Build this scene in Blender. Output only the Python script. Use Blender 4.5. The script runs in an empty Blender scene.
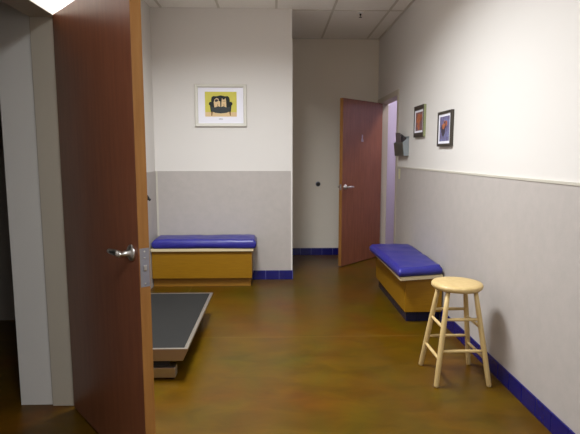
import bpy, bmesh, math, random
from mathutils import Vector, Matrix, noise
random.seed(7)
S = bpy.context.scene
C = S.collection

# ------------------------------------------------------------------ materials
def srgb(r, g, b):
    f = lambda c: (c/255/12.92) if c/255 <= .04045 else ((c/255+.055)/1.055)**2.4
    return (f(r), f(g), f(b), 1)

def mat(name, col, rough=.5, metal=0, spec=.5, coat=0, var=None, scale=8, stretch=(1, 1, 1), detail=4, bump=0, bscale=60):
    m = bpy.data.materials.new(name); m.use_nodes = True
    nt = m.node_tree; b = nt.nodes['Principled BSDF']
    b.inputs['Roughness'].default_value = rough
    b.inputs['Metallic'].default_value = metal
    b.inputs['Specular IOR Level'].default_value = spec
    b.inputs['Coat Weight'].default_value = coat
    b.inputs['Base Color'].default_value = col
    tc = nt.nodes.new('ShaderNodeTexCoord')
    if var:
        mp = nt.nodes.new('ShaderNodeMapping'); mp.inputs['Scale'].default_value = stretch
        nz = nt.nodes.new('ShaderNodeTexNoise'); nz.inputs['Scale'].default_value = scale; nz.inputs['Detail'].default_value = detail
        nz.inputs['Roughness'].default_value = .6
        rp = nt.nodes.new('ShaderNodeValToRGB')
        rp.color_ramp.elements[0].position = .3; rp.color_ramp.elements[0].color = col
        rp.color_ramp.elements[1].position = .72; rp.color_ramp.elements[1].color = var
        nt.links.new(tc.outputs['Object'], mp.inputs[0]); nt.links.new(mp.outputs[0], nz.inputs['Vector'])
        nt.links.new(nz.outputs['Fac'], rp.inputs[0]); nt.links.new(rp.outputs[0], b.inputs['Base Color'])
    if bump:
        n2 = nt.nodes.new('ShaderNodeTexNoise'); n2.inputs['Scale'].default_value = bscale; n2.inputs['Detail'].default_value = 3
        bp = nt.nodes.new('ShaderNodeBump'); bp.inputs['Strength'].default_value = bump; bp.inputs['Distance'].default_value = .01
        nt.links.new(tc.outputs['Object'], n2.inputs['Vector']); nt.links.new(n2.outputs['Fac'], bp.inputs['Height'])
        nt.links.new(bp.outputs[0], b.inputs['Normal'])
    return m

def emis(name, col, strength):
    m = bpy.data.materials.new(name); m.use_nodes = True
    b = m.node_tree.nodes['Principled BSDF']
    b.inputs['Base Color'].default_value = (.8, .8, .8, 1)
    b.inputs['Emission Color'].default_value = col; b.inputs['Emission Strength'].default_value = strength
    return m

M = {}
M['wall'] = mat('painted wall', srgb(214, 209, 203), .75, spec=.25, bump=.05, bscale=220)
M['alcove'] = mat('alcove paint', srgb(226, 217, 202), .75, spec=.25, bump=.05, bscale=220)
M['hall'] = mat('lavender paint', srgb(204, 194, 212), .75, spec=.25)
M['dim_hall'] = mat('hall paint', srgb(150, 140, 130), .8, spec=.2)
M['ceiling'] = mat('ceiling tile', srgb(246, 243, 237), .9, spec=.1, var=srgb(240, 236, 229), scale=90, bump=.1, bscale=150)
M['grid'] = mat('ceiling grid', srgb(206, 200, 188), .6)
M['wains'] = mat('wainscot panel', srgb(178, 170, 164), .55, spec=.3, var=srgb(172, 165, 159), scale=14, bump=.06, bscale=120)
M['cap'] = mat('cream trim', srgb(190, 184, 170), .55)
M['base'] = mat('cobalt tile', srgb(20, 20, 100), .22, spec=.5, var=srgb(16, 16, 88), scale=5)
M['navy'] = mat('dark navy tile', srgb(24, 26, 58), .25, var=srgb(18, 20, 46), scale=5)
M['grout'] = mat('tile grout', srgb(90, 90, 150), .8)
M['oak'] = mat('honey oak laminate', srgb(144, 103, 12), .42, var=srgb(130, 90, 8), scale=7, stretch=(1, 1, 14), detail=5, spec=.35)
M['oak_dark'] = mat('brown laminate', srgb(150, 106, 36), .45, var=srgb(134, 92, 28), scale=7, stretch=(1, 1, 14), spec=.35)
M['board'] = mat('pale laminate board', srgb(206, 190, 152), .45, spec=.35)
M['vinyl'] = mat('blue vinyl', srgb(44, 42, 132), .34, spec=.5, var=srgb(38, 37, 120), scale=6, bump=.12, bscale=25)
M['mahog'] = mat('mahogany veneer', srgb(136, 84, 60), .34, var=srgb(114, 66, 46), scale=5, stretch=(6, 6, .6), detail=6, spec=.45)
M['edge'] = mat('raw wood edge', srgb(152, 106, 54), .5, var=srgb(136, 90, 42), scale=9, stretch=(6, 6, .5), spec=.3)
M['steel'] = mat('brushed steel', srgb(192, 184, 172), .33, metal=.97)
M['alu'] = mat('dull aluminium', srgb(186, 178, 166), .42, metal=.85)
M['satin'] = mat('satin chrome', srgb(200, 198, 196), .28, metal=1)
M['latch'] = mat('dull metal', srgb(150, 150, 160), .5, metal=.7)
M['rubber'] = mat('grey rubber mat', srgb(33, 32, 30), .7, spec=.2, var=srgb(30, 29, 27), scale=40, bump=.25, bscale=300)
M['black'] = mat('black plastic', srgb(24, 23, 22), .5)
M['black_metal'] = mat('black steel', srgb(26, 25, 24), .5, metal=.2)
M['jamb'] = mat('tan frame paint', srgb(184, 174, 158), .5)
M['silver'] = mat('silver frame', srgb(212, 208, 197), .6, spec=.3)
M['mat'] = mat('white picture mat', srgb(232, 230, 238), .8, spec=.2)
M['p_yellow'] = mat('print yellow', srgb(206, 196, 92), .7, spec=.2)
M['p_dark'] = mat('print charcoal', srgb(44, 48, 46), .7, spec=.2)
M['p_seat'] = mat('print slate', srgb(66, 70, 70), .7, spec=.2)
M['p_cream'] = mat('print cream', srgb(218, 190, 146), .7, spec=.2)
M['p_brown'] = mat('print brown', srgb(120, 78, 34), .7, spec=.2)
M['p_ink'] = mat('print ink', srgb(70, 62, 72), .7, spec=.2)
M['p_grey'] = mat('caption grey', srgb(130, 128, 134), .7, spec=.2)
M['p_orange'] = mat('print orange', srgb(186, 118, 76), .7, var=srgb(140, 66, 54), scale=18, spec=.2)
M['p_blue'] = mat('print blue', srgb(120, 128, 168), .7, var=srgb(96, 70, 96), scale=22, spec=.2)
M['p_red'] = mat('print red', srgb(160, 78, 58), .7, var=srgb(190, 128, 84), scale=26, spec=.2)
M['p_wine'] = mat('print dusty wine', srgb(124, 104, 112), .7, var=srgb(130, 76, 62), scale=24, spec=.2)
M['frame_dark'] = mat('charcoal frame', srgb(62, 56, 48), .45)
M['frame_gold'] = mat('olive gold frame side', srgb(140, 144, 104), .45)
M['pocket'] = mat('smoke grey plastic', srgb(72, 82, 75), .35, spec=.5)
M['pocket_side'] = mat('clear grey plastic', srgb(138, 144, 146), .3, spec=.5)
M['paper'] = mat('dark folder card', srgb(104, 92, 94), .7)
M['paper2'] = mat('charcoal folder card', srgb(74, 66, 70), .7)
M['plate'] = mat('ivory plate', srgb(206, 200, 164), .4)
M['stool'] = mat('pale birch', srgb(200, 174, 122), .42, var=srgb(186, 158, 104), scale=8, stretch=(4, 4, .6), spec=.4)
M['white'] = mat('white enamel', srgb(222, 222, 220), .5)
M['sign'] = mat('pale vinyl figure', srgb(160, 150, 164), .5)
M['lamp'] = emis('lamp diffuser', (.97, .98, 1.0, 1), 1.2)
M['lamp_hall'] = emis('hall lamp diffuser', (1, .96, 1, 1), 4.6)

def floor_mat():
    m = bpy.data.materials.new('stained concrete'); m.use_nodes = True
    nt = m.node_tree; b = nt.nodes['Principled BSDF']; N = nt.nodes.new; L = nt.links.new
    tc = N('ShaderNodeTexCoord')
    n1 = N('ShaderNodeTexNoise'); n1.inputs['Scale'].default_value = 2.3; n1.inputs['Detail'].default_value = 4; n1.inputs['Roughness'].default_value = .5; n1.inputs['Distortion'].default_value = .4
    n2 = N('ShaderNodeTexNoise'); n2.inputs['Scale'].default_value = 4.5; n2.inputs['Detail'].default_value = 7; n2.inputs['Distortion'].default_value = .8; n2.inputs['Roughness'].default_value = .62
    mp = N('ShaderNodeMapping'); mp.inputs['Location'].default_value = (3.1, 1.7, 0); mp.inputs['Scale'].default_value = (1, .75, 1)
    L(tc.outputs['Object'], mp.inputs[0]); L(mp.outputs[0], n1.inputs['Vector']); 
    mp2 = N('ShaderNodeMapping'); mp2.inputs['Scale'].default_value = (.8, 1.7, 1); mp2.inputs['Rotation'].default_value = (0, 0, .25)
    L(tc.outputs['Object'], mp2.inputs[0]); L(mp2.outputs[0], n2.inputs['Vector'])
    r1 = N('ShaderNodeValToRGB'); e = r1.color_ramp.elements
    e[0].position = .22; e[0].color = srgb(98, 54, 2)
    e[1].position = .78; e[1].color = srgb(81, 69, 2)
    k = e.new(.5); k.color = srgb(92, 64, 1)
    L(n1.outputs['Fac'], r1.inputs[0])
    r2 = N('ShaderNodeValToRGB'); e = r2.color_ramp.elements
    e[0].position = .25; e[0].color = (.52, .51, .49, 1); e[1].position = .75; e[1].color = (1, 1, .96, 1)
    L(n2.outputs['Fac'], r2.inputs[0])
    mx = N('ShaderNodeMix'); mx.data_type = 'RGBA'; mx.blend_type = 'MULTIPLY'; mx.inputs[0].default_value = 1
    L(r1.outputs[0], mx.inputs[6]); L(r2.outputs[0], mx.inputs[7])
    # saw-cut joints at x = -0.895 and y = 3.733
    sp = N('ShaderNodeSeparateXYZ'); L(tc.outputs['Object'], sp.inputs[0])
    fs = []
    for ax, v, w in (('X', -.895, .007), ('Y', 3.733, .006)):
        a = N('ShaderNodeMath'); a.operation = 'SUBTRACT'; a.inputs[1].default_value = v; L(sp.outputs[ax], a.inputs[0])
        c = N('ShaderNodeMath'); c.operation = 'ABSOLUTE'; L(a.outputs[0], c.inputs[0])
        d = N('ShaderNodeMath'); d.operation = 'LESS_THAN'; d.inputs[1].default_value = w; L(c.outputs[0], d.inputs[0])
        fs.append(d)
    mxm = N('ShaderNodeMath'); mxm.operation = 'MAXIMUM'; L(fs[0].outputs[0], mxm.inputs[0]); L(fs[1].outputs[0], mxm.inputs[1])
    sc = N('ShaderNodeMath'); sc.operation = 'MULTIPLY'; sc.inputs[1].default_value = .09; L(mxm.outputs[0], sc.inputs[0])
    m2 = N('ShaderNodeMix'); m2.data_type = 'RGBA'; m2.inputs[7].default_value = srgb(196, 164, 92)
    L(sc.outputs[0], m2.inputs[0]); L(mx.outputs[2], m2.inputs[6]); L(m2.outputs[2], b.inputs['Base Color'])
    rr = N('ShaderNodeMapRange'); rr.inputs[3].default_value = .30; rr.inputs[4].default_value = .36
    L(n2.outputs['Fac'], rr.inputs[0]); L(rr.outputs[0], b.inputs['Roughness'])
    b.inputs['Specular IOR Level'].default_value = .25
    return m
M['floor'] = floor_mat()

# ------------------------------------------------------------------ mesh helpers
def box(bm, x0, x1, y0, y1, z0, z1, bev=0, mi=0, seg=2):
    v = [bm.verts.new(p) for p in ((x0, y0, z0), (x1, y0, z0), (x1, y1, z0), (x0, y1, z0), (x0, y0, z1), (x1, y0, z1), (x1, y1, z1), (x0, y1, z1))]
    fs = [bm.faces.new([v[i] for i in q]) for q in ((3, 2, 1, 0), (4, 5, 6, 7), (0, 1, 5, 4), (1, 2, 6, 5), (2, 3, 7, 6), (3, 0, 4, 7))]
    for f in fs: f.material_index = mi
    if bev:
        es = list({e for f in fs for e in f.edges})
        bmesh.ops.bevel(bm, geom=es, offset=bev, segments=seg, affect='EDGES', profile=.5, material=-1)
    return v

def prism(bm, pts, axis, a0, a1, mi=0, bev=0):
    """extrude a 2-D outline along an axis ('x','y','z')"""
    def P(p, a):
        return {'x': (a, p[0], p[1]), 'y': (p[0], a, p[1]), 'z': (p[0], p[1], a)}[axis]
    lo = [bm.verts.new(P(p, a0)) for p in pts]; hi = [bm.verts.new(P(p, a1)) for p in pts]
    n = len(pts); fs = [bm.faces.new(lo), bm.faces.new(hi)]
    for i in range(n): fs.append(bm.faces.new((lo[i], lo[(i+1) % n], hi[(i+1) % n], hi[i])))
    for f in fs: f.material_index = mi
    bmesh.ops.recalc_face_normals(bm, faces=fs)
    if bev:
        bmesh.ops.bevel(bm, geom=list({e for f in fs for e in f.edges}), offset=bev, segments=2, affect='EDGES', profile=.5, material=-1)

def tube(bm, pts, rad, n=12, mi=0):
    pts = [Vector(p) for p in pts]; rings = []
    rad = rad if isinstance(rad, (list, tuple)) else [rad]*len(pts)
    ref = None
    for i, p in enumerate(pts):
        d = (pts[min(i+1, len(pts)-1)]-pts[max(i-1, 0)]).normalized()
        if ref is None or abs(ref.dot(d)) > .98: ref = Vector((0, 0, 1)) if abs(d.z) < .9 else Vector((1, 0, 0))
        a = (ref-d*ref.dot(d)).normalized(); c = d.cross(a); ref = a
        rings.append([bm.verts.new(p+(a*math.cos(t)+c*math.sin(t))*rad[i]) for t in [2*math.pi*k/n for k in range(n)]])
    fs = []
    for r0, r1 in zip(rings, rings[1:]):
        for k in range(n): fs.append(bm.faces.new((r0[k], r0[(k+1) % n], r1[(k+1) % n], r1[k])))
    fs.append(bm.faces.new(rings[0][::-1])); fs.append(bm.faces.new(rings[-1]))
    for f in fs: f.material_index = mi; f.smooth = True
    bmesh.ops.recalc_face_normals(bm, faces=fs)

def lathe(bm, prof, c=(0, 0, 0), axis='z', n=32, mi=0):
    c = Vector(c); rings = []
    for r, h in prof:
        ring = []
        for k in range(n):
            t = 2*math.pi*k/n; u, w = r*math.cos(t), r*math.sin(t)
            ring.append(bm.verts.new(c+Vector({'z': (u, w, h), 'x': (h, u, w), 'y': (u, h, w)}[axis])))
        rings.append(ring)
    fs = []
    for r0, r1 in zip(rings, rings[1:]):
        for k in range(n): fs.append(bm.faces.new((r0[k], r0[(k+1) % n], r1[(k+1) % n], r1[k])))
    fs.append(bm.faces.new(rings[0])); fs.append(bm.faces.new(rings[-1]))
    for f in fs: f.smooth = True; f.material_index = mi
    bmesh.ops.recalc_face_normals(bm, faces=fs)

def obj(name, bm, mats, parent=None, loc=None, smooth=False):
    me = bpy.data.meshes.new(name)
    if smooth:
        for f in bm.faces: f.smooth = True
    bm.to_mesh(me); bm.free()
    for m in (mats if isinstance(mats, (list, tuple)) else [mats]): me.materials.append(M[m])
    o = bpy.data.objects.new(name, me); C.objects.link(o)
    if parent: o.parent = parent
    if loc: o.location = loc
    return o

def tag(o, label, cat, group=None):
    o['label'] = label; o['category'] = cat
    if group: o['group'] = group
    return o

def thing(name, label, cat, loc=(0, 0, 0), rz=0, group=None):
    o = bpy.data.objects.new(name, None); C.objects.link(o)
    o.empty_display_size = .05; o.location = loc; o.rotation_euler = (0, 0, rz)
    return tag(o, label, cat, group)

def struct(name, bm, mats, parent=None):
    o = obj(name, bm, mats, parent); o['kind'] = 'structure'; return o

def sbox(name, m, *a, parent=None, bev=0):
    bm = bmesh.new(); box(bm, *a, bev=bev); return struct(name, bm, m, parent)

# ------------------------------------------------------------------ the place
XL, XR = -1.316, 1.41          # left and right wall faces
XN = -1.125                    # nearer left wall (with the open door)
YF, YB = 5.555, 6.927          # closet wall face, far alcove wall
XC = .188                      # closet corner
H = 2.95
YREAR = -1.6
D2A, D2B, D2H = 5.80, 6.88, 2.10   # far doorway in the right wall
D1A, D1B, D1H = 1.755, 2.715, 2.12  # near doorway in the left wall

sbox('floor', 'floor', -3.2, 3.4, YREAR-.2, YB+1.4, -.1, 0)
sbox('ceiling', 'ceiling', -3.2, 3.4, YREAR-.2, YB+1.4, H, H+.1)
# closet block: front face and alcove side
bm = bmesh.new(); box(bm, XL-.12, XC, YF, YB, 0, H); struct('wall_front', bm, 'wall')
sbox('wall_back', 'alcove', XC, XR+.12, YB, YB+.12, 0, H)
# left walls
sbox('wall_left', 'wall', XL-.12, XL, 2.84, YF, 0, H)
bm = bmesh.new()
box(bm, XN-.12, XN, YREAR, D1A, 0, H); box(bm, XN-.12, XN, D1A, D1B, D1H, H)
box(bm, XL-.12, XN, D1B, 2.84, 0, H)
struct('wall_left_near', bm, 'wall')
# right wall with doorway
bm = bmesh.new()
box(bm, XR, XR+.12, YREAR, D2A, 0, H); box(bm, XR, XR+.12, D2A, D2B, D2H, H); box(bm, XR, XR+.12, D2B, YB, 0, H)
struct('wall_right', bm, 'wall')
sbox('wall_rear', 'wall', -3.2, 3.4, YREAR-.12, YREAR, 0, H)
# hall beyond the far doorway and the dim hall beyond the near door
bm = bmesh.new()
box(bm, 2.9, 3.0, 4.6, YB+.6, 0, H); box(bm, XR+.12, 3.0, YB+.6, YB+.7, 0, H); box(bm, XR+.12, 3.0, 4.5, 4.6, 0, H)
box(bm, XR+.12, XR+.16, YB, YB+.6, 0, H)
struct('wall_hall_right', bm, 'hall')
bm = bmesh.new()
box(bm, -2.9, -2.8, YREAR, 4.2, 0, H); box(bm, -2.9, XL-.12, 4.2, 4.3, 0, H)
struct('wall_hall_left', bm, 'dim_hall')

# ceiling grid: long bars every 0.61 m, cross bars every 1.22 m
bm = bmesh.new()
for k in range(-5, 4):
    x = .63+.61*k
    y1 = YB if x > XC else YF
    if XN-.3 < x < XR: box(bm, x-.012, x+.012, YREAR, y1, H-.006, H)
for k in range(-6, 1):
    y = 5.60+1.22*k
    box(bm, XN if y < 2.7 else XL, XR, y-.012, y+.012, H-.006, H) if y < YF else box(bm, XC, XR, y-.012, y+.012, H-.006, H)
struct('trim_1', bm, 'grid')
sbox('trim_2', 'grid', XC, XR, YB-.02, YB, H-.01, H)              # wall angle along far wall
sbox('trim_3', 'grid', XR-.02, XR, YREAR, YB-.02, H-.01, H)

# wainscot panels, caps and corner strips
WF, WR = 1.225, 1.258
sbox('trim_4', 'wains', XL+.006, XC, YF-.006, YF, 0, WF)
sbox('trim_5', 'wains', XL, XL+.006, 2.85, YF-.006, 0, WF)
sbox('trim_6', 'wains', XR-.006, XR, YREAR, D2A-.06, 0, WR)
sbox('trim_7', 'cap', XR-.010, XR, YREAR, D2A-.06, WR, WR+.014)
sbox('trim_8', 'cap', XL+.004, XL+.026, YF-.012, YF-.006, .5, WF)   # strip in the inside corner
sbox('trim_9', 'wains', XN, XN+.006, YREAR, D1A-.06, 0, WF)
sbox('trim_10', 'wall', XC-.012, XC+.004, YF-.010, YF+.03, .106, 2.6)   # corner guard

def tiles(name, axis, fixed, a0, a1, t, h=.105, m='base', pitch=.152):
    """a row of cove tiles standing on the floor against a wall"""
    bm = bmesh.new(); a = a0
    lo, hi = sorted((fixed, fixed+t))
    while a < a1-.01:
        b = min(a+pitch, a1)
        if axis == 'x': box(bm, a+.0025, b-.0025, lo, hi, 0, h, bev=.003)
        else: box(bm, lo, hi, a+.0015, b-.0015, 0, h, bev=.003)
        a = b
    n = len(bm.faces)
    q = .003 if t > 0 else -.003
    g = sorted((fixed, fixed+t-q))
    if axis == 'x': box(bm, a0, a1, g[0], g[1], 0, h-.002, mi=1)
    else: box(bm, g[0], g[1], a0, a1, 0, h-.002, mi=1)
    return struct(name, bm, [m, 'grout'])
tiles('baseboard_front', 'x', YF-.006, -.262, XC+.010, -.010)
tiles('baseboard_closet', 'y', XC, YF-.006, YB-.012, .010)
tiles('baseboard_back', 'x', YB, XC+.012, XR-.001, -.010, h=.10)
tiles('baseboard_right', 'y', XR-.006, YREAR, 4.06, -.010)
tiles('baseboard_left', 'y', XL+.006, 4.3, 5.10, .010)
tiles('baseboard_left_near', 'y', XN+.006, YREAR, D1A-.07, .010)

# door frames
bm = bmesh.new()
for y0, y1 in ((D2A-.05, D2A+.02), (D2B-.02, D2B+.035)):
    box(bm, XR-.008, XR+.128, y0, y1, 0, D2H+.045, bev=.003)
box(bm, XR-.008, XR+.128, D2A+.02, D2B-.02, D2H-.02, D2H+.045, bev=.003)
box(bm, XR+.075, XR+.09, D2A+.02, D2A+.034, 0, D2H-.02)
struct('trim_11', bm, 'jamb')
bm = bmesh.new()
for y0, y1 in ((D1A-.05, D1A+.02), (D1B-.02, D1B+.05)):
    box(bm, XN-.128, XN+.008, y0, y1, 0, D1H+.05, bev=.003)
box(bm, XN-.128, XN+.008, D1A+.02, D1B-.02, D1H-.02, D1H+.05, bev=.003)
struct('trim_12', bm, 'jamb')

# ------------------------------------------------------------------ doors
def door(name, label, width, height, loc, rz, sg, mortise=False, figure=False):
    """local frame: hinge edge at x=0, free edge at x=width, visible face at y=0, 45 mm thick towards sg*y"""
    t = .045
    def bx(bm, x0, x1, ya, yb, z0, z1, **k):
        lo, hi = sorted((sg*ya, sg*yb)); box(bm, x0, x1, lo, hi, z0, z1, **k)
    r = bpy.data.objects.new(name, None); C.objects.link(r); r.empty_display_size = .05
    r.location = loc; r.rotation_euler = (0, 0, rz); r['kind'] = 'structure'; tag(r, label, 'door')
    bm = bmesh.new(); bx(bm, .003, width-.004, 0, t, .01, height, bev=.0015)
    obj('door_panel', bm, 'mahog', r)
    bm = bmesh.new(); bx(bm, width-.004, width, 0, t, .01, height, bev=.0012)
    e = obj('door_edge', bm, 'edge', r); e['label'] = 'orange raw wood edge of the door'
    bm = bmesh.new()
    if mortise: bx(bm, width, width+.0015, .003, t-.003, .872, 1.03)
    else: bx(bm, width, width+.0015, t/2-.0125, t/2+.0125, .97, 1.04)
    lp = obj('latch_plate', bm, 'latch', r)
    zc = .95 if mortise else 1.005
    bm = bmesh.new(); bx(bm, width+.0015, width+.009, t/2-.007, t/2+.007, zc-.012, zc+.012, bev=.003)
    obj('latch_bolt', bm, 'satin', lp)
    if mortise:
        for z in (.885, .99, 1.017):
            bm = bmesh.new(); lathe(bm, [(.004, width+.0015), (.004, width+.0028), (.002, width+.0034)], (0, sg*t/2, z), 'x', 12)
            obj('screw', bm, 'satin', lp)
    for s, f in (((-sg, 0),) if mortise else ((-sg, 0), (sg, sg*t))):
        zh = 1.005; xc = width-.065
        bm = bmesh.new()
        lathe(bm, [(.034, f), (.034, f+s*.006), (.028, f+s*.011), (.013, f+s*.014), (.011, f+s*.048), (.013, f+s*.056), (.006, f+s*.060)], (xc, 0, zh), 'y', 28)
        h = obj('door_handle', bm, 'satin', r)
        bm = bmesh.new()
        tube(bm, [(xc+.004, f+s*.050, zh), (xc-.03, f+s*.052, zh+.002), (xc-.075, f+s*.053, zh), (xc-.115, f+s*.048, zh-.003)], [.013, .014, .012, .010], 14)
        obj('lever', bm, 'satin', h)
    for z in (.22, height/2, height-.22):
        bm = bmesh.new()
        lathe(bm, [(.005, z-.052), (.0065, z-.05), (.0065, z+.05), (.005, z+.052)], (-.003, sg*(t+.003), 0), 'z', 12)
        bx(bm, 0, .003, .004, t+.002, z-.048, z+.048)
        obj('hinge', bm, 'latch', r)
    if figure:
        xc, zc, k = .475, 1.612, .062      # small pale figure stuck on the door
        bm = bmesh.new()
        out = [(-.46, -.7), (.5, -.7), (.56, -.45), (.42, -.1), (.30, .18), (.34, .42), (.28, .62), (.20, .80), (.1, .62), (-.02, .64), (-.12, .8), (-.18, .58), (-.24, .36), (-.12, .16), (-.16, -.05), (-.34, -.3), (-.5, -.5)]
        prism(bm, [(xc+px*k*.8, zc+pz*k) for px, pz in out], 'y', -sg*.0002, -sg*.002)
        g = obj('door_sign', bm, 'sign', r); g['label'] = 'small pale figure stuck on the door'
    return r

W2, U2 = .905, math.radians(226.5)
door('door_2', 'dark red mahogany door with chrome lever standing open in the far alcove', W2, 2.085,
     (.824-W2*math.cos(U2), 6.135-W2*math.sin(U2), 0), U2, -1, figure=True)
W1, U1 = .90, math.radians(-50)
door('door_1', 'brown door seen by its orange edge and latch plate at the left of the photo', W1, 2.10,
     (-.542-W1*math.cos(U1), 1.971-W1*math.sin(U1), 0), U1, 1, mortise=True)

# ------------------------------------------------------------------ benches and cushions
def cushion(name, corners, z0, z1, label, seed):
    """puffed vinyl pad over a quadrilateral: corners near-left, near-right, far-right, far-left"""
    A, B, Cc, D = [Vector((x, y, 0)) for x, y in corners]
    cx = (A+B+Cc+D)/4
    L1 = ((B-A).length+(Cc-D).length)/2; L2 = ((D-A).length+(Cc-B).length)/2
    nx, ny = max(8, int(L1/.018)), max(8, int(L2/.018))
    h = z1-z0; rad = min(h*.3, .02)
    bm = bmesh.new(); grid = {}
    def prof(s, L):                      # edge rounding: distance to the border
        d = min(s, 1-s)*L
        return d
    lay = [0, .25, .5, .75, 1]
    def pt(u, v, w):
        p = (A*(1-u)+B*u)*(1-v)+(D*(1-u)+Cc*u)*v
        # side bulge and rounding towards top and bottom
        q = abs(w-.5)*2
        ins = .012*q**3
        d = (p-cx); dl = Vector((d.x, d.y, 0))
        if u in (0, 1) or v in (0, 1):
            p = p-dl.normalized()*ins
        z = z0+h*w
        return p, z
    top = {}
    def wr(x, y): return noise.noise(Vector((x*5+seed, y*5, seed)))*.009+noise.noise(Vector((x*14+seed, y*9, 2.3*seed)))*.0045
    for i in range(nx+1):
        for j in range(ny+1):
            u, v = i/nx, j/ny
            p, _ = pt(u, v, 1)
            d = min(prof(u, L1), prof(v, L2))
            e = max(0, 1-d/rad)
            z = z1-rad*.75*(1-math.sqrt(max(0, 1-e*e)))-.0*d+.004*math.sin(math.pi*u)*math.sin(math.pi*v)
            z += wr(p.x, p.y)*min(1, d/.03+.25)
            top[i, j] = bm.verts.new((p.x, p.y, z))
    for i in range(nx):
        for j in range(ny):
            bm.faces.new((top[i, j], top[i+1, j], top[i+1, j+1], top[i, j+1]))
    ring = [(i, 0) for i in range(nx)]+[(nx, j) for j in range(ny)]+[(i, ny) for i in range(nx, 0, -1)]+[(0, j) for j in range(ny, 0, -1)]
    prev = [top[k] for k in ring]
    for w in (.6, .3, .08, 0):
        cur = []
        for (i, j), pv in zip(ring, prev):
            u, v = i/nx, j/ny
            p, z = pt(u, v, w)
            n = (p-cx); n.z = 0
            bul = (.008*math.sin(math.pi*max(w, .0)) - (.010 if w == 0 else 0))+.003*noise.noise(Vector((p.x*9, p.y*9, w*3+seed)))
            p = p+n.normalized()*bul
            cur.append(bm.verts.new((p.x, p.y, z)))
        for k in range(len(ring)):
            k2 = (k+1) % len(ring)
            bm.faces.new((prev[k], cur[k], cur[k2], prev[k2]))
        prev = cur
    bm.faces.new(prev)
    bmesh.ops.recalc_face_normals(bm, faces=bm.faces)
    return tag(obj(name, bm, 'vinyl', smooth=True), label, 'cushion', 'blue vinyl bench pads')

b = thing('bench', 'low honey oak bench with recessed wooden base against the grey panelled front wall', 'bench', (-.78, 5.38, 0), group='built-in waiting benches')
def local(o): return Matrix.Translation(o.location).inverted()
def part(name, bm, m, root):
    bmesh.ops.transform(bm, matrix=local(root), verts=bm.verts)
    return obj(name, bm, m, root)
bm = bmesh.new(); box(bm, XL+.012, -.250, 5.225, YF-.022, .097, .392, bev=.002); part('box_panel', bm, 'oak', b)
bm = bmesh.new(); box(bm, XL+.010, -.232, 5.195, YF-.020, .392, .424, bev=.004); part('seat_board', bm, 'board', b)
bm = bmesh.new(); box(bm, XL+.012, -.266, 5.278, YF-.024, .0, .097); part('base_plinth', bm, 'oak_dark', b)
cushion('bench_cushion', [(XL+.03, 5.185), (-.206, 5.180), (-.212, YF-.028), (XL+.03, YF-.028)], .426, .520, 'blue vinyl cushion on the bench below the framed armchair picture', 3.1)

b = thing('bench', 'short honey oak bench on dark navy tile base along the right wall', 'bench', (1.22, 4.6, 0), group='built-in waiting benches')
bm = bmesh.new(); box(bm, 1.082, XR-.018, 4.030, 5.24, .093, .384, bev=.002); part('box_panel', bm, 'oak', b)
bm = bmesh.new()
prism(bm, [(1.015, 3.935), (XR-.018, 4.022), (XR-.018, 5.30), (1.015, 5.30)], 'z', .384, .414, bev=.003); part('seat_board', bm, 'board', b)
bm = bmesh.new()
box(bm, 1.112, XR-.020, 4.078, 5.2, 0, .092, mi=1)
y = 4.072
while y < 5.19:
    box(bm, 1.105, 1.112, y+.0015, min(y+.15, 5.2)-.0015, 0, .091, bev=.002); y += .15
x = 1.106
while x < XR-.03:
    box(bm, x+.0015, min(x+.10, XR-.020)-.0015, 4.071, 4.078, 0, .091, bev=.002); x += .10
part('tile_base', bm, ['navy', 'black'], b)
cushion('bench_cushion', [(1.000, 3.925), (1.380, 4.015), (1.394, 5.09), (.972, 5.05)], .416, .490, 'blue vinyl cushion on the short bench along the right wall', 8.4)

# ------------------------------------------------------------------ walk-on scale / platform
p = thing('platform_scale', 'low floor platform with grey rubber top and steel rim beside the left door', 'scale', (-.93, 3.62, 0))
X0, X1, Y0, Y1 = -1.285, -.545, 2.985, 4.262
def frame_ring(bm, x0, x1, y0, y1, w, z0, z1, bev=0):
    for a in ((x0, x1, y0, y0+w), (x0, x1, y1-w, y1), (x0, x0+w, y0+w, y1-w), (x1-w, x1, y0+w, y1-w)):
        box(bm, *a, z0, z1, bev=bev)
bm = bmesh.new()
prism(bm, [(X0+.02, .134), (X1-.03, .134), (X1, .196), (X1, .210), (X1-.024, .210), (X1-.024, .190), (X0+.024, .190), (X0+.024, .210), (X0, .210), (X0, .200)], 'y', Y0, Y1)
for y in (Y0, Y1-.022): box(bm, X0+.024, X1-.024, y, y+.022, .19, .210)
part('rim', bm, 'steel', p)
bm = bmesh.new(); box(bm, X0+.026, X1-.026, Y0+.024, Y1-.024, .191, .209, bev=.002); part('rubber_mat', bm, 'rubber', p)
bm = bmesh.new(); box(bm, X0+.07, X1-.13, Y0+.06, Y1-.05, .082, .134); part('subframe', bm, 'black_metal', p)
bm = bmesh.new(); 
for y0, y1 in ((3.002, 3.07), (Y1-.11, Y1-.04)):
    box(bm, X0+.04, -.628, y0, y1, .016, .082, bev=.003)
    part('base_beam', bm, 'steel', p); bm = bmesh.new()
bm.free()
for x in (X0+.09, -.655):
    for y in (3.035, Y1-.07):
        bm = bmesh.new(); lathe(bm, [(.018, 0), (.02, .004), (.02, .012), (.014, .019)], (x, y, 0), 'z', 16); part('foot', bm, 'black', p)

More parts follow.
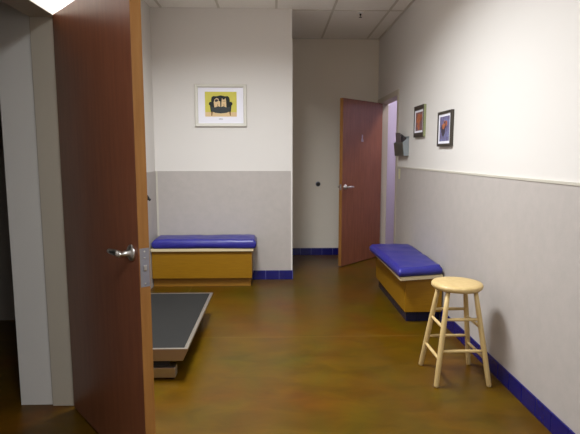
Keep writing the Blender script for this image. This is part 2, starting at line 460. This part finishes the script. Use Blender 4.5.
# ------------------------------------------------------------------ stool
SX, SY = 1.135, 3.02
s = thing('stool', 'pale birch wooden stool with round seat standing near the right bench', 'stool', (SX, SY, 0))
bm = bmesh.new(); lathe(bm, [(.10, -.038), (.145, -.034), (.155, -.022), (.156, -.010), (.150, 0.0), (.12, .002), (.001, -.004)], (0, 0, .61), 'z', 40)
part_o = obj('seat', bm, 'stool', s)
def legp(sx, sy, z):
    k = z/.575
    return Vector((sx*(.163*(1-k)+.085*k), sy*(.163*(1-k)+.085*k), z))
for sx in (-1, 1):
    for sy in (-1, 1):
        bm = bmesh.new(); tube(bm, [legp(sx, sy, z) for z in (0, .01, .25, .45, .574)], [.0125, .0155, .0165, .0155, .013], 16)
        obj('leg', bm, 'stool', s)
for (ax, bx_, z0) in (((-1, -1), (-1, 1), .165), ((-1, -1), (-1, 1), .355), ((1, -1), (1, 1), .165), ((1, -1), (1, 1), .355),
                      ((-1, 1), (1, 1), .215), ((-1, -1), (1, -1), .215), ((-1, 1), (1, 1), .405), ((-1, -1), (1, -1), .405)):
    P, Q = legp(*ax, z0), legp(*bx_, z0)
    bm = bmesh.new(); tube(bm, [P, P.lerp(Q, .15), P.lerp(Q, .5), P.lerp(Q, .85), Q], [.008, .0095, .0105, .0095, .008], 12)
    obj('rung', bm, 'stool', s)

# ------------------------------------------------------------------ framed armchair picture on the front wall
def moulding(bm, w, h, fw, prof, mi=0):
    """picture frame in local xz, wall at y=0, room towards -y; prof: (inset 0..fw, depth)"""
    loops = []
    for ins, d in prof:
        loops.append([bm.verts.new((sx*(w/2-ins), -d, sz*(h/2-ins))) for sx, sz in ((-1, -1), (1, -1), (1, 1), (-1, 1))])
    for a, c in zip(loops, loops[1:]):
        for k in range(4):
            f = bm.faces.new((a[k], a[(k+1) % 4], c[(k+1) % 4], c[k])); f.material_index = mi
    bmesh.ops.recalc_face_normals(bm, faces=bm.faces)
pc = thing('framed_picture', 'silver framed print of pale dogs in a dark armchair on yellow above the bench', 'picture', (-.585, YF-.001, 1.932))
bm = bmesh.new(); moulding(bm, .560, .452, .038, [(0, 0), (0, .020), (.006, .028), (.026, .024), (.036, .014), (.036, .004), (.05, .003)]); obj('frame', bm, 'silver', pc)
bm = bmesh.new(); box(bm, -.245, .245, -.008, -.004, -.191, .191); obj('picture_mat', bm, 'mat', pc)
def poly(bm, pts, d, mi, sx=1, sz=1, ox=0, oz=0):
    vs = [bm.verts.new((ox+x*sx, -d, oz+z*sz)) for x, z in pts]
    f = bm.faces.new(vs); f.material_index = mi; f.normal_update()
    if f.normal.y > 0: f.normal_flip()
def ell(cx, cz, rx, rz, n=18, rot=0):
    c, q = math.cos(rot), math.sin(rot)
    return [(cx+rx*math.cos(t)*c-rz*math.sin(t)*q, cz+rx*math.cos(t)*q+rz*math.sin(t)*c) for t in [2*math.pi*k/n for k in range(n)]]
bm = bmesh.new()
base = .0083
box(bm, -.170, .172, -.0088, -.008, -.118, .146, mi=0)
d = [.0090]
def layer(pts, mi): poly(bm, pts, d[0], mi); d[0] += .00012
layer([(-.170, -.118), (.172, -.118), (.172, -.070), (-.170, -.070)], 5)                                   # pale floor of the print
layer([(-.103, -.06), (-.088, -.06), (-.094, -.108), (-.104, -.108)], 4); layer([(.090, -.06), (.105, -.06), (.106, -.108), (.097, -.108)], 4)
layer([(-.098, -.02), (-.104, .06), (-.098, .088), (-.08, .100), (-.045, .098), (0, .108), (.045, .098), (.076, .100), (.092, .086), (.098, .06), (.092, -.02)], 1)
layer(ell(-.105, .018, .024, .022), 1); layer(ell(.103, .018, .024, .022), 1)
layer([(-.118, .01), (-.100, .02), (-.088, -.03), (-.092, -.066), (-.110, -.066)], 1); layer([(.116, .01), (.098, .02), (.086, -.03), (.090, -.066), (.108, -.066)], 1)
layer([(-.070, -.02), (-.076, .035), (-.066, .066), (-.044, .078), (-.020, .070), (-.006, .04), (-.006, -.02)], 3)     # two pale dogs
layer([(.004, -.02), (.008, .036), (.014, .080), (.024, .062), (.040, .064), (.052, .080), (.058, .05), (.060, -.02)], 3)
layer(ell(-.046, .054, .018, .014), 6); layer(ell(-.052, .046, .010, .008), 1)
layer(ell(-.014, .062, .010, .016), 1); layer(ell(.026, .046, .005, .004), 1); layer(ell(.044, .046, .005, .004), 1)
layer(ell(-.033, .0, .003, .018, 8), 4); layer(ell(.034, .0, .003, .02, 8), 4)
layer([(-.106, -.012), (-.06, -.020), (-.03, -.008), (0, -.016), (.03, -.008), (.06, -.020), (.104, -.012), (.100, -.062), (.06, -.078), (0, -.084), (-.06, -.078), (-.100, -.062)], 2)
for k in range(7): layer(ell(-.066+.022*k, -.040-.006*math.sin(k*.52), .003, .003, 8), 6)
obj('print', bm, ['p_yellow', 'p_dark', 'p_seat', 'p_cream', 'p_brown', 'p_cream', 'p_ink'], pc)
bm = bmesh.new()
for k in range(9): box(bm, -.022+k*.0048, -.0185+k*.0048, -.0084, -.008, -.148, -.148+(.007 if k % 3 else .010))
o = obj('caption', bm, 'p_grey', pc); o['label'] = 'tiny grey caption line under the print'

# ------------------------------------------------------------------ two pictures on the right wall
def right_picture(yc, zc, w, h, label, mats, tb, ss, seed):
    """hangs on the right wall: local -y points into the room (-x in the world)"""
    r = thing('framed_picture', label, 'picture', (XR-.001, yc, zc), math.radians(-90), group=None)
    dd = .026
    bm = bmesh.new()
    for a in ((-w/2, w/2, h/2-tb, h/2), (-w/2, w/2, -h/2, -h/2+tb), (-w/2, -w/2+ss, -h/2+tb, h/2-tb), (w/2-ss, w/2, -h/2+tb, h/2-tb)):
        box(bm, a[0], a[1], -dd, -dd+.004, a[2], a[3])
    fr = obj('frame', bm, 'frame_dark', r)
    bm = bmesh.new()
    for a in ((-w/2, w/2, h/2-.008, h/2), (-w/2, w/2, -h/2, -h/2+.008), (-w/2, -w/2+.008, -h/2+.008, h/2-.008), (w/2-.008, w/2, -h/2+.008, h/2-.008)):
        box(bm, a[0], a[1], -dd+.004, 0, a[2], a[3])
    o = obj('frame_side', bm, mats[2], r)
    if mats[2] == 'frame_gold': o['label'] = 'olive gold sides of the frame'
    bm = bmesh.new(); box(bm, -w/2+.009, w/2-.009, -dd+.007, -.004, -h/2+.009, h/2-.009); obj('picture_mat', bm, 'mat', r)
    pw, ph = w/2-ss-.03, h/2-tb-.02
    bm = bmesh.new(); yy = -dd+.0066
    box(bm, -pw, pw, yy, -dd+.007, -ph, ph, mi=0)
    rnd = random.Random(seed); q = yy-.0002
    for k in range(9):
        ex, ez = rnd.uniform(-.5, .5)*pw, rnd.uniform(-.55, .55)*ph
        poly(bm, ell(ex, ez, rnd.uniform(.18, .42)*pw, rnd.uniform(.14, .36)*ph, 16, rnd.uniform(0, 3)), -q, 1+k % 2); q -= .0001
    obj('print', bm, [mats[0], mats[1], 'p_orange'], r)
    return r
right_picture(4.86, 1.722, .318, .300, 'small framed orange and red print above the wainscot, right of the wall pocket', ['p_wine', 'p_red', 'frame_gold'], .042, .014, 4)
right_picture(4.12, 1.614, .325, .285, 'thin dark framed print to the right of the orange print on the right wall', ['p_blue', 'p_ink', 'frame_dark'], .022, .016, 9)

# ------------------------------------------------------------------ wall pocket with folders
w = thing('wall_pocket', 'smoke grey plastic file pocket on the right wall beside the doorway', 'file holder', (XR-.001, 5.468, 1.39), math.radians(-90))
hw, hh = .193, .195     # local: x along the wall (towards +y world is -x), -y into the room
bm = bmesh.new(); box(bm, -hw, hw, -.004, 0, 0, hh+.012); obj('back_plate', bm, 'pocket_side', w)
bm = bmesh.new()
prism(bm, [(-.055, 0), (-.070, .145), (-.066, .145), (-.051, .004)], 'x', -hw, hw); obj('front_panel', bm, 'pocket', w)
bm = bmesh.new(); box(bm, -hw, hw, -.055, -.004, -.001, .004); obj('bottom', bm, 'pocket', w)
for x in (-hw, hw-.004):
    bm = bmesh.new(); prism(bm, [(-.052, .004), (-.067, .145), (-.004, hh), (-.004, .004)], 'x', x+.0002, x+.0038); obj('side_panel', bm, 'pocket_side', w)
def folder(name, label, loc, wd, ht, tilt, lean, m):
    bm = bmesh.new()
    prism(bm, [(-wd/2, 0), (wd/2, 0), (wd/2, ht*.93), (wd/2-.02, ht*.95), (wd/2-.03, ht), (-wd/2, ht)], 'y', -.003, .003)
    o = obj(name, bm, m, loc=loc)
    o.rotation_euler = (Matrix.Rotation(math.radians(-90), 4, 'Z') @ Matrix.Rotation(math.radians(lean), 4, 'X') @ Matrix.Rotation(math.radians(tilt), 4, 'Y')).to_euler()
    return tag(o, label, 'folder')
folder('file_folder', 'taller dark folder leaning out of the grey wall pocket', (XR-.040, 5.535, 1.398), .215, .245, 3, 4, 'paper')
folder('file_folder', 'shorter charcoal folder tilted towards the pictures in the grey wall pocket', (XR-.024, 5.425, 1.422), .20, .185, 14, 2, 'paper2')

# ------------------------------------------------------------------ small fittings
sw = thing('light_switch', 'ivory light switch plate on the grey wainscot by the doorway', 'light switch', (XR-.007, 5.62, 1.19), math.radians(-90))
bm = bmesh.new(); box(bm, -.036, .036, -.005, 0, -.058, .058, bev=.002); obj('switch_plate', bm, 'plate', sw)
bm = bmesh.new(); prism(bm, [(-.005, -.012), (-.006, .010), (-.014, .012), (-.014, .006)], 'x', -.005, .005); obj('toggle', bm, 'plate', sw)
for z in (-.04, .04):
    bm = bmesh.new(); lathe(bm, [(.003, -.0048), (.003, -.006), (.001, -.0065)], (0, 0, z), 'y', 10); obj('screw', bm, 'latch', sw)

ds = thing('door_stop', 'round dark rubber door stop on the far alcove wall', 'door stop', (.595, YB-.001, 1.001))
bm = bmesh.new(); lathe(bm, [(.034, 0), (.034, -.006), (.030, -.010), (.022, -.012)], (0, 0, 0), 'y', 28); obj('mounting_ring', bm, 'latch', ds)
bm = bmesh.new(); lathe(bm, [(.024, -.010), (.026, -.020), (.023, -.027), (.012, -.030)], (0, 0, 0), 'y', 28); obj('bumper', bm, 'black', ds)

hk = thing('wall_hook', 'small black hook on the left wall beside the door edge', 'hook', (XL+.007, 5.06, .975))
bm = bmesh.new(); box(bm, 0, .008, -.028, .028, -.045, .05, bev=.002); obj('hook_plate', bm, 'black_metal', hk)
bm = bmesh.new(); tube(bm, [(.004, 0, .02), (.022, 0, .016), (.034, 0, -.006), (.034, 0, -.026), (.042, 0, -.03), (.05, 0, -.012)], [.011, .011, .012, .012, .011, .012], 12); obj('prong', bm, 'black_metal', hk)

sp = thing('fire_sprinkler', 'small dark sprinkler head hanging from the ceiling tiles of the alcove', 'sprinkler', (.945, 5.70, H-.0005))
bm = bmesh.new(); lathe(bm, [(.034, 0), (.033, -.004), (.022, -.009), (.012, -.010)], (0, 0, 0), 'z', 24); obj('escutcheon', bm, 'white', sp)
bm = bmesh.new(); lathe(bm, [(.011, -.008), (.011, -.024), (.006, -.028), (.004, -.040), (.006, -.046)], (0, 0, 0), 'z', 16); obj('body', bm, 'black_metal', sp)
bm = bmesh.new(); lathe(bm, [(.004, -.046), (.017, -.047), (.017, -.0495), (.003, -.050)], (0, 0, 0), 'z', 20); obj('deflector', bm, 'black_metal', sp)

# ------------------------------------------------------------------ ceiling lamps (recessed troffers, plus an added unseen one behind the camera)
def troffer(x0, y0, m, label, xl=.58, yl=1.19, z=H):
    t = thing('ceiling_light', label, 'ceiling light', (x0, y0, z-.006))
    bm = bmesh.new()
    for a in ((-xl/2, xl/2, -yl/2, -yl/2+.03), (-xl/2, xl/2, yl/2-.03, yl/2), (-xl/2, -xl/2+.03, -yl/2+.03, yl/2-.03), (xl/2-.03, xl/2, -yl/2+.03, yl/2-.03)):
        box(bm, *a, -.012, 0)
    obj('frame', bm, 'white', t)
    bm = bmesh.new(); box(bm, -xl/2+.03, xl/2-.03, -yl/2+.03, yl/2-.03, -.008, -.001); obj('diffuser', bm, m, t)
troffer(-.285, 3.16, 'lamp', 'recessed ceiling light over the middle of the room')
troffer(.325, -.20, 'lamp', 'added unseen ceiling light behind the camera')  # added unseen lamp that brightens the near door edge and the alcove
for lx, y, en, sd in ((-.285, 3.16, 33, 158), (.325, -.20, 19, 172)):  # second entry lights the added lamp behind the camera
    ld = bpy.data.lights.new('louvred lamp', 'AREA'); ld.shape = 'RECTANGLE'; ld.size = .50; ld.size_y = 1.10
    ld.energy = en; ld.color = (.95, 1.0, 1.04); ld.spread = math.radians(sd)
    lo = bpy.data.objects.new('ceiling_lamp', ld); C.objects.link(lo); lo.location = (lx, y, H-.025)
troffer(2.25, 6.3, 'lamp_hall', 'ceiling light in the hall beyond the open mahogany door')

# ------------------------------------------------------------------ world and camera
wd = bpy.data.worlds.new('World'); S.world = wd; wd.use_nodes = True
wd.node_tree.nodes['Background'].inputs[0].default_value = (.02, .02, .02, 1)
F_PX = 500.0
pitch = math.atan(62/F_PX); yaw = math.atan(15/F_PX*math.cos(pitch))
cam = bpy.data.cameras.new('Camera'); co = bpy.data.objects.new('Camera', cam); C.objects.link(co)
cam.sensor_fit = 'HORIZONTAL'; cam.sensor_width = 36; cam.lens = F_PX/580*36; cam.clip_start = .02
co.location = (0, 0, 1.40); co.rotation_euler = (math.pi/2-pitch, 0, -yaw)
S.camera = co
vs = S.view_settings
S.display_settings.display_device = 'sRGB'
vs.view_transform = 'Standard'; vs.look = 'None'; vs.gamma = 1; vs.use_curve_mapping = False; vs.exposure = 1.65
